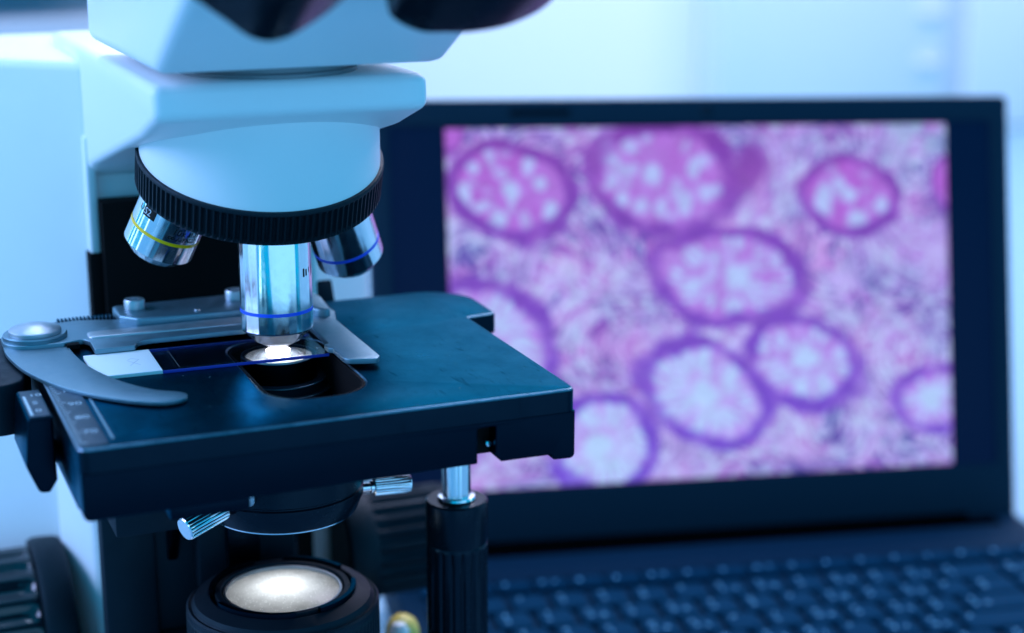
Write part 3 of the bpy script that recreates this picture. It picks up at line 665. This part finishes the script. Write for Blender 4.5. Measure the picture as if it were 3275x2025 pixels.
# displayed micrograph: flat picture on the panel, colours computed per vertex
def micrograph():
    NU, NV = 460, 350
    uu, vv = np.meshgrid(np.linspace(0, 1, NU), np.linspace(0, 1, NV))
    src = np.array([(0, 0), (1, 0), (1, 1), (0, 1)], float); dst = np.array([(235, 172), (1893, 150), (1925, 1280), (262, 1376)], float)
    A = []; rhs = []
    for (x, y), (X, Y) in zip(src, dst):
        A.append([x, y, 1, 0, 0, 0, -X * x, -X * y]); rhs.append(X); A.append([0, 0, 0, x, y, 1, -Y * x, -Y * y]); rhs.append(Y)
    h = np.linalg.solve(np.array(A), np.array(rhs)); den = h[6] * uu + h[7] * vv + 1
    X = (h[0] * uu + h[1] * vv + h[2]) / den; Y = (h[3] * uu + h[4] * vv + h[5]) / den
    rng = np.random.RandomState(11)
    def vnoise(px, py, cell, seed):
        r = np.random.RandomState(seed); g = r.rand(400, 400); x = px / cell + 50; y = py / cell + 50
        i = np.floor(x).astype(int); j = np.floor(y).astype(int); fx = x - i; fy = y - j
        fx = fx * fx * (3 - 2 * fx); fy = fy * fy * (3 - 2 * fy); i %= 399; j %= 399
        return (g[j, i] * (1 - fx) + g[j, i + 1] * fx) * (1 - fy) + (g[j + 1, i] * (1 - fx) + g[j + 1, i + 1] * fx) * fy
    def c(*rgb): return np.array(rgb, float) / 255
    mixc = lambda a, b, t: a * (1 - t[..., None]) + b * t[..., None]
    sm = lambda e0, e1, x: (lambda t: t * t * (3 - 2 * t))(np.clip((x - e0) / (e1 - e0), 0, 1))
    down = np.clip((Y - 150) / 1200, 0, 1)
    # connective tissue: pale lilac with fibres, pink streaks and dark nuclei
    wx = X + 26 * (vnoise(X, Y, 60, 1) - 0.5); wy = Y + 26 * (vnoise(X, Y, 60, 2) - 0.5)
    th = math.pi * 1.6 * vnoise(X, Y, 300, 15) + 0.5; ct, st_ = np.cos(th), np.sin(th)
    fx_ = (wx * ct + wy * st_); fy_ = (-wx * st_ + wy * ct)
    img = np.zeros(X.shape + (3,)) + c(182, 164, 236)
    img = mixc(img, c(196, 122, 212), sm(0.45, 0.85, vnoise(wx, wy, 85, 4)) * 0.6 * (1 - 0.5 * down))
    img = mixc(img, c(200, 204, 252), sm(0.5, 0.74, vnoise(fx_ * 0.26, fy_, 22, 3)) * 0.68)
    img = mixc(img, c(150, 62, 186), sm(0.52, 0.76, vnoise(fx_ * 0.22, fy_, 18, 5)) * 0.7)
    patch = vnoise(X, Y, 110, 7)
    nuc = sm(0.60, 0.70, vnoise(fx_ * 0.45, fy_, 15, 6) * 0.70 + 0.40 * patch)
    img = mixc(img, c(52, 34, 142), nuc * 0.8)
    img = mixc(img, c(188, 212, 248), sm(0.62, 0.72, vnoise(wx, wy, 19, 8) * 0.72 + 0.36 * vnoise(X, Y, 130, 9)) * 0.6)
    tr = sm(1500, 1850, X) * sm(420, 180, Y); img = mixc(img, c(150, 200, 220), tr * 0.5 * sm(0.4, 0.7, vnoise(wx, wy, 50, 12)))
    G = [  # cx, cy, rx, ry, rot, interior pink amount, vacuoles
        (455, 375, 205, 165, 14, 1.0, [(455, 378, 36, 32, 1), (330, 300, 26, 24, .8), (380, 252, 20, 18, .7), (420, 318, 24, 22, .6), (512, 288, 22, 46, .8), (300, 385, 24, 44, .85), (345, 430, 26, 22, .7), (405, 478, 32, 40, 1), (548, 352, 26, 24, .8), (582, 438, 26, 42, .9), (500, 470, 18, 40, .5), (440, 250, 20, 16, .5)]),
        (960, 330, 250, 184, 4, .7, [(920, 322, 38, 36, 1), (785, 268, 36, 30, .75), (850, 225, 30, 28, .75), (900, 200, 28, 24, .7), (840, 305, 40, 26, .7), (785, 335, 22, 26, .7), (822, 402, 26, 28, .9), (890, 425, 28, 26, .7), (950, 430, 24, 34, .75), (1030, 420, 24, 40, .8), (1060, 300, 22, 36, .8), (1092, 275, 18, 26, .7), (1100, 380, 26, 30, .8), (1140, 370, 20, 26, .7), (1000, 370, 24, 40, .6), (770, 220, 26, 28, .7)]),
        (1580, 387, 168, 122, 14, 1.1, [(1488, 405, 30, 52, .95), (1540, 345, 22, 28, .8), (1575, 385, 30, 28, .95), (1605, 462, 30, 34, 1), (1680, 418, 26, 28, .95), (1630, 320, 18, 14, .4)]),
        (1178, 652, 266, 160, 4, .6, [(1210, 655, 48, 46, 1), (1060, 590, 40, 32, .85), (1192, 540, 30, 34, .9), (1000, 655, 26, 24, .9), (1050, 705, 40, 36, .9), (1112, 742, 26, 28, .8), (1190, 752, 30, 32, .9), (1275, 720, 40, 40, .7), (1330, 600, 24, 34, .7), (1390, 655, 28, 54, .95), (1120, 640, 26, 24, .5), (1300, 765, 36, 16, .7), (1330, 690, 22, 30, .6)]),
        (1425, 940, 206, 146, 18, .35, [(1430, 928, 46, 42, 1), (1285, 885, 34, 34, .95), (1348, 868, 22, 32, .9), (1482, 840, 30, 32, .95), (1545, 912, 26, 34, .85), (1560, 970, 26, 24, .85), (1495, 1025, 30, 50, .95), (1408, 1030, 34, 46, 1), (1350, 985, 32, 30, .8)]),
        (1095, 1045, 226, 160, 24, .12, [(1095, 1052, 56, 52, 1), (945, 965, 44, 44, .95), (1020, 940, 40, 46, .9), (1095, 940, 34, 44, 1), (1182, 990, 36, 44, .95), (1235, 1070, 30, 30, .95), (1160, 1130, 60, 36, .8), (985, 1085, 70, 60, .8), (1070, 1150, 50, 40, .8)]),
        (765, 1225, 172, 168, 20, .12, [(700, 1115, 40, 56, .9), (790, 1100, 40, 60, .95), (745, 1225, 50, 52, 1), (885, 1205, 36, 56, 1), (640, 1300, 50, 50, .9), (775, 1310, 60, 46, 1), (850, 1300, 40, 40, .7)]),
        (350, 880, 235, 215, 10, .1, [(420, 780, 60, 70, .8), (480, 880, 36, 70, .6), (330, 860, 60, 80, .7), (520, 940, 40, 60, .5)]),
        (1860, 1062, 130, 104, 0, .7, [(1850, 1060, 34, 52, .95), (1905, 1020, 30, 30, .6)]),
        (1920, 340, 70, 90, 0, 1.3, []), (240, 190, 60, 60, 0, .9, []),
    ]
    rimA, rimB = c(122, 44, 162), c(108, 62, 205); pinkA, pinkB = c(172, 80, 200), c(168, 118, 230); paleA, paleB = c(172, 182, 240), c(178, 208, 250)
    rim_col = mixc(rimA, rimB, down); pink_col = mixc(pinkA, pinkB, down); pale_col = mixc(paleA, paleB, down); lil_col = mixc(c(172, 142, 226), c(184, 172, 242), down)
    n14 = vnoise(X, Y, 14, 98); n24 = vnoise(X, Y, 24, 99)
    for k, (cx, cy, rx, ry, rot, pk, vac) in enumerate(G):
        ca, sa = math.cos(R(rot)), math.sin(R(rot)); dx = X - cx; dy = Y - cy
        lx = dx * ca + dy * sa; ly = -dx * sa + dy * ca
        wob = 0.20 * (vnoise(X, Y, 120, 20 + k) - 0.5) + 0.10 * (vnoise(X, Y, 42, 40 + k) - 0.5) + 0.05 * (vnoise(X, Y, 15, 240 + k) - 0.5)
        d = np.sqrt((lx / rx) ** 2 + (ly / ry) ** 2) + wob
        halo = sm(1.2, 1.04, d) * (0.3 + vnoise(X, Y, 50, 220 + k)); img = mixc(img, img * 0.5 + 0.5 * c(205, 170, 235), halo * 0.8)
        inside = sm(1.03, 0.97, d)
        body = mixc(lil_col, pink_col, np.clip(pk * (0.75 + 0.5 * (vnoise(X, Y, 50, 60 + k) - 0.5)), 0, 1))
        streak = vnoise(np.arctan2(ly, lx) * 260, d * 30, 26, 80 + k); body = mixc(body, pink_col * 0.93, sm(0.55, 0.8, streak) * 0.5)
        img = mixc(img, body, inside)
        rr_ = np.random.RandomState(300 + k)
        for _ in range((8 if k < 3 else 30) if vac else 0):
            aa = rr_.rand() * 6.283; q_ = 0.3 + 0.5 * rr_.rand(); px_ = rx * q_ * math.cos(aa); py_ = ry * q_ * math.sin(aa)
            vx = cx + px_ * ca - py_ * sa; vy = cy + px_ * sa + py_ * ca; l_ = 12 + 14 * rr_.rand(); w_ = 8 + 6 * rr_.rand()
            ux = math.cos(aa + R(rot)); uy = math.sin(aa + R(rot)); du = (X - vx) * ux + (Y - vy) * uy; dv = -(X - vx) * uy + (Y - vy) * ux
            img = mixc(img, pale_col, sm(1.2, 0.4, np.sqrt((du / (l_ * 1.5)) ** 2 + (dv / (w_ * 1.5)) ** 2) + 0.3 * (n14 - 0.5)) * (0.35 + 0.4 * rr_.rand()) * inside)
        for vx, vy, a, b, s_ in vac:
            vd = np.sqrt(((X - vx) / (a * 1.15)) ** 2 + ((Y - vy) / (b * 1.15)) ** 2) + 0.5 * (n24 - 0.5)
            img = mixc(img, pale_col, sm(1.1, 0.55, vd) * min(1, s_ * 1.15) * inside)
        ang = np.arctan2(ly / ry, lx / rx) + 0.35 * (vnoise(X, Y, 60, 260 + k) - 0.5); ns = 15 + 2 * (k % 4)
        sept = sm(0.80, 0.97, np.abs(np.cos(ang * ns / 2 + k))) * sm(0.36, 0.58, d) * inside * (0.35 + 0.5 * vnoise(X, Y, 34, 280 + k))
        if vac and k > 2: img = mixc(img, pink_col, np.clip(sept * 0.95, 0, 0.8))
        wd = 0.075 + 0.11 * vnoise(X, Y, 75, 120 + k) * (0.5 + vnoise(X, Y, 22, 160 + k))
        rim = sm(wd + 0.07, wd * 0.5, np.abs(d - 0.955)) * (0.62 + 0.7 * (vnoise(X, Y, 60, 140 + k) - 0.3)) * (0.8 + 0.35 * vnoise(X, Y, 12, 180 + k))
        img = mixc(img, rim_col, np.clip(rim * 1.12, 0, 0.95))
    sme = sm(1, .3, np.sqrt(((X - 1245) / 90) ** 2 + ((Y - 290) / 130) ** 2) + 0.3 * (vnoise(X, Y, 40, 230) - 0.5)); img = mixc(img, c(128, 48, 164), sme * 0.85)
    img = np.clip(img * (0.94 + 0.12 * vnoise(X, Y, 12, 200)[..., None]), 0, 1)
    lin = np.where(img <= 0.04045, img / 12.92, ((img + 0.055) / 1.055) ** 2.4)
    s0, s1, t0, t1 = 40.2, 316.2, 213.0, 28.0
    P = [lidp(s0 + (s1 - s0) * u, t0 + (t1 - t0) * v, 0.45) * S for u, v in zip(uu.ravel(), vv.ravel())]
    F = [(j * NU + i, (j + 1) * NU + i, (j + 1) * NU + i + 1, j * NU + i + 1) for j in range(NV - 1) for i in range(NU - 1)]
    me = bpy.data.meshes.new('screen_picture'); me.from_pydata(P, [], F)
    at = me.color_attributes.new('picture', 'FLOAT_COLOR', 'POINT')
    at.data.foreach_set('color', np.concatenate([lin.reshape(-1, 3), np.ones((NU * NV, 1))], 1).ravel().astype(np.float32))
    m = bpy.data.materials.new('screen_picture'); m.use_nodes = True; nt = m.node_tree
    b = nt.nodes['Principled BSDF']; b.inputs['Base Color'].default_value = (0.01, 0.01, 0.01, 1); b.inputs['Roughness'].default_value = 0.3
    an = nt.nodes.new('ShaderNodeAttribute'); an.attribute_name = 'picture'
    nt.links.new(an.outputs['Color'], b.inputs['Emission Color']); b.inputs['Emission Strength'].default_value = 1.0
    me.materials.append(m)
    o = bpy.data.objects.new('screen_picture', me); COL.objects.link(o); o.parent = lap; o.matrix_parent_inverse = lap.matrix_basis.inverted()
    return o
micrograph()['label'] = 'pink and violet tissue micrograph shown on the screen'
# base with hinge trough, keys
plate('base', rounded([(0, -4, 4), (353, -4, 4), (353, 236, 8), (0, 236, 8)], 5), -22, -1.2, 'laptop', lap, bev=1.5, put=lambda s, d, z: basep(s, d, z), both=True)
plate('hinge_bar', [(24, -8.5), (324, -8.5), (324, 3.5), (24, 3.5)], -8, 1.5, 'hinge', lap, bev=2.5, put=basep)
plate('deck_strip', [(4, 18.6), (349, 18.6), (349, 48), (4, 48)], -1.6, 0.4, 'laptop', lap, bev=0.6, put=basep)
plate('hinge_trough', [(14, 3.6), (338, 3.6), (338, 18.4), (14, 18.4)], -1.6, -0.9, 'hinge', lap, bev=0.1, put=basep)
legends = []
for v in range(7):
    rd = random.Random(40 + v); bm = bmesh.new()
    for (x0, y0, x1, y1) in [((-.9, -1.2, -.9, 1.2), (-.9, 0, .9, 1.2), (-.9, 0, .9, -1.2)), ((-.9, -1.2, 0, 1.2), (0, 1.2, .9, -1.2)), ((-.8, 1.2, .8, 1.2), (0, 1.2, 0, -1.2)), ((-.9, -1.2, -.9, 1.2), (.9, -1.2, .9, 1.2), (-.9, 0, .9, 0)), ((-.8, -1.2, -.8, 1.2), (-.8, -1.2, .8, -1.2)), ((-.9, 1.2, 0, -1.2), (0, -1.2, .9, 1.2)), ((-.8, 1.2, .8, 1.2), (-.8, -1.2, .8, -1.2), (-.8, -1.2, .8, 1.2))][v]:
        d = Vector((x1 - x0, y1 - y0)).normalized(); nn = Vector((-d.y, d.x)) * 0.26
        bm.faces.new([bm.verts.new((x0 + nn.x, y0 + nn.y, 0)), bm.verts.new((x1 + nn.x, y1 + nn.y, 0)), bm.verts.new((x1 - nn.x, y1 - nn.y, 0)), bm.verts.new((x0 - nn.x, y0 - nn.y, 0))])
    bmesh.ops.scale(bm, vec=(S * 0.85,) * 3, verts=bm.verts); me = bpy.data.meshes.new('legend'); bm.to_mesh(me); bm.free(); me.materials.append(M['legend']); legends.append(me)
keymesh = {}
def key_mesh(w, d):
    if (w, d) not in keymesh:
        bm = bmesh.new(); hw, hd = w / 2, d / 2
        loops = []
        for f, z in ((1.0, -2.2), (0.985, 0.5), (0.86, 1.4), (0.80, 1.45)):
            ix = hw - (1 - f) * 8; iy = hd - (1 - f) * 8
            loops.append([(x, y, z) for x, y in rounded([(-ix, -iy, 1.4), (ix, -iy, 1.4), (ix, iy, 1.4), (-ix, iy, 1.4)], 2)])
        loop_strip(bm, loops, True, False, True); finish(bm)
        bmesh.ops.scale(bm, vec=(S, S, S), verts=bm.verts)
        me = bpy.data.meshes.new('key'); bm.to_mesh(me); bm.free(); me.materials.append(M['key']); keymesh[(w, d)] = me
    return keymesh[(w, d)]
rot = Matrix((w2, bv, u2)).transposed().to_4x4()
rk = random.Random(5)
rows = [(56, 10.0, [17.2] * 18), (73, 16.4, [16.4] * 13 + [30] + [16.6] * 2), (91.4, 16.4, [25] + [16.4] * 12 + [21] + [16.6] * 2), (109.8, 16.4, [29.5] + [16.4] * 11 + [35] + [16.6] * 2), (128.2, 16.4, [38] + [16.4] * 10 + [45] + [16.6] * 2), (146.6, 16.4, [20, 20, 20, 96, 20, 20, 20, 20, 20, 20])]
for d0, dh, ws in rows:
    gap = (329 - sum(ws)) / (len(ws) - 1); s = 12.0
    for w in ws:
        k = bpy.data.objects.new('key', key_mesh(w, dh)); COL.objects.link(k); k.parent = lap; k.matrix_parent_inverse = lap.matrix_basis.inverted()
        k.matrix_basis = Matrix.Translation(basep(s + w / 2, d0 + dh / 2 - 4, 0.9) * S) @ rot
        for q in range(rk.choice((1, 2, 2, 3))):
            lg = bpy.data.objects.new('legend', rk.choice(legends)); COL.objects.link(lg); lg.parent = k
            lg.location = Vector((-w / 2 + 4.6 + (0, 0, 6.2)[q] + rk.uniform(-.4, .4), dh / 2 - 4.6 - (0, 5.6, 5.6)[q] * (dh > 12), 1.47)) * S
        s += w + gap
plate('touchpad', rounded([(120, 178, 3), (222, 178, 3), (222, 228, 3), (120, 228, 3)], 4), -1.5, -0.9, 'key', lap, bev=0.2, put=basep)
for s_, d_ in ((20, 10), (333, 10), (20, 225), (333, 225)):
    p = basep(s_, d_, -22.0); hgt = p.z - DZ
    lathe('rubber_foot', [(6, -hgt), (6.5, -hgt + 0.3), (6, 0.4)], p, (0, 0, 1), 'rubber', lap, n=24)

# ------------------------------------------------------------------ background things
cab = thing('wall_cabinet', (1500, 1480, DZ), 'tall white cabinet with flush doors behind the laptop', 'cabinet')
box('cabinet_door', (1040, 1452, DZ + 2), (1396, 1470, 900), 'door', cab, bev=2)
box('cabinet_door', (1431, 1446, DZ + 2), (1900, 1470, 900), 'door', cab, bev=2)
box('cabinet_body', (1030, 1470, DZ + 1), (1910, 1498, 905), 'door', cab, bev=1)
box('door_post', (1396.6, 1458, DZ + 2), (1430.4, 1469, 900), 'door_edge', cab, bev=1)
for z in (-45, -113): box('door_hinge', (1352, 1447, z - 4), (1388, 1452.6, z + 4), 'door_edge', cab, bev=1)
shf = thing('storage_shelf', (120, 1440, DZ), 'blurred grey storage shelf far behind the microscope at top left', 'shelf')
box('shelf_back', (-420, 1484, DZ + 1), (330, 1496, 300), 'shelf', shf, bev=1)
box('shelf_board', (-420, 1300, -20), (330, 1483, -2), 'shelf_light', shf, bev=1)
box('shelf_board', (-420, 1300, -78), (330, 1483, -56), 'shelf_light', shf, bev=1)
box('shelf_board', (-420, 1300, 120), (330, 1483, 138), 'shelf_light', shf, bev=1)
cap_ = thing('small_bottle', (131, 66, -160), 'small pale rounded bottle with yellow sides behind the lens ring', 'bottle')
lathe('bottle_body', [(5.6, DZ + 133.3), (7.0, DZ + 135), (7.0, -8), (6.6, -4.5), (5.2, -1.6), (3.0, 0.2), (0.05, 0.8)], (124.0, 72, -133), (0, 0, 1), 'bottle_yellow', cap_, n=40)
lathe('bottle_label', [(4.6, -30), (4.7, -6), (4.2, -2.8), (2.6, -0.6), (0.05, 0.2)], (121.8, 68.8, -133.5), (0, 0, 1), 'cap', cap_, n=40)
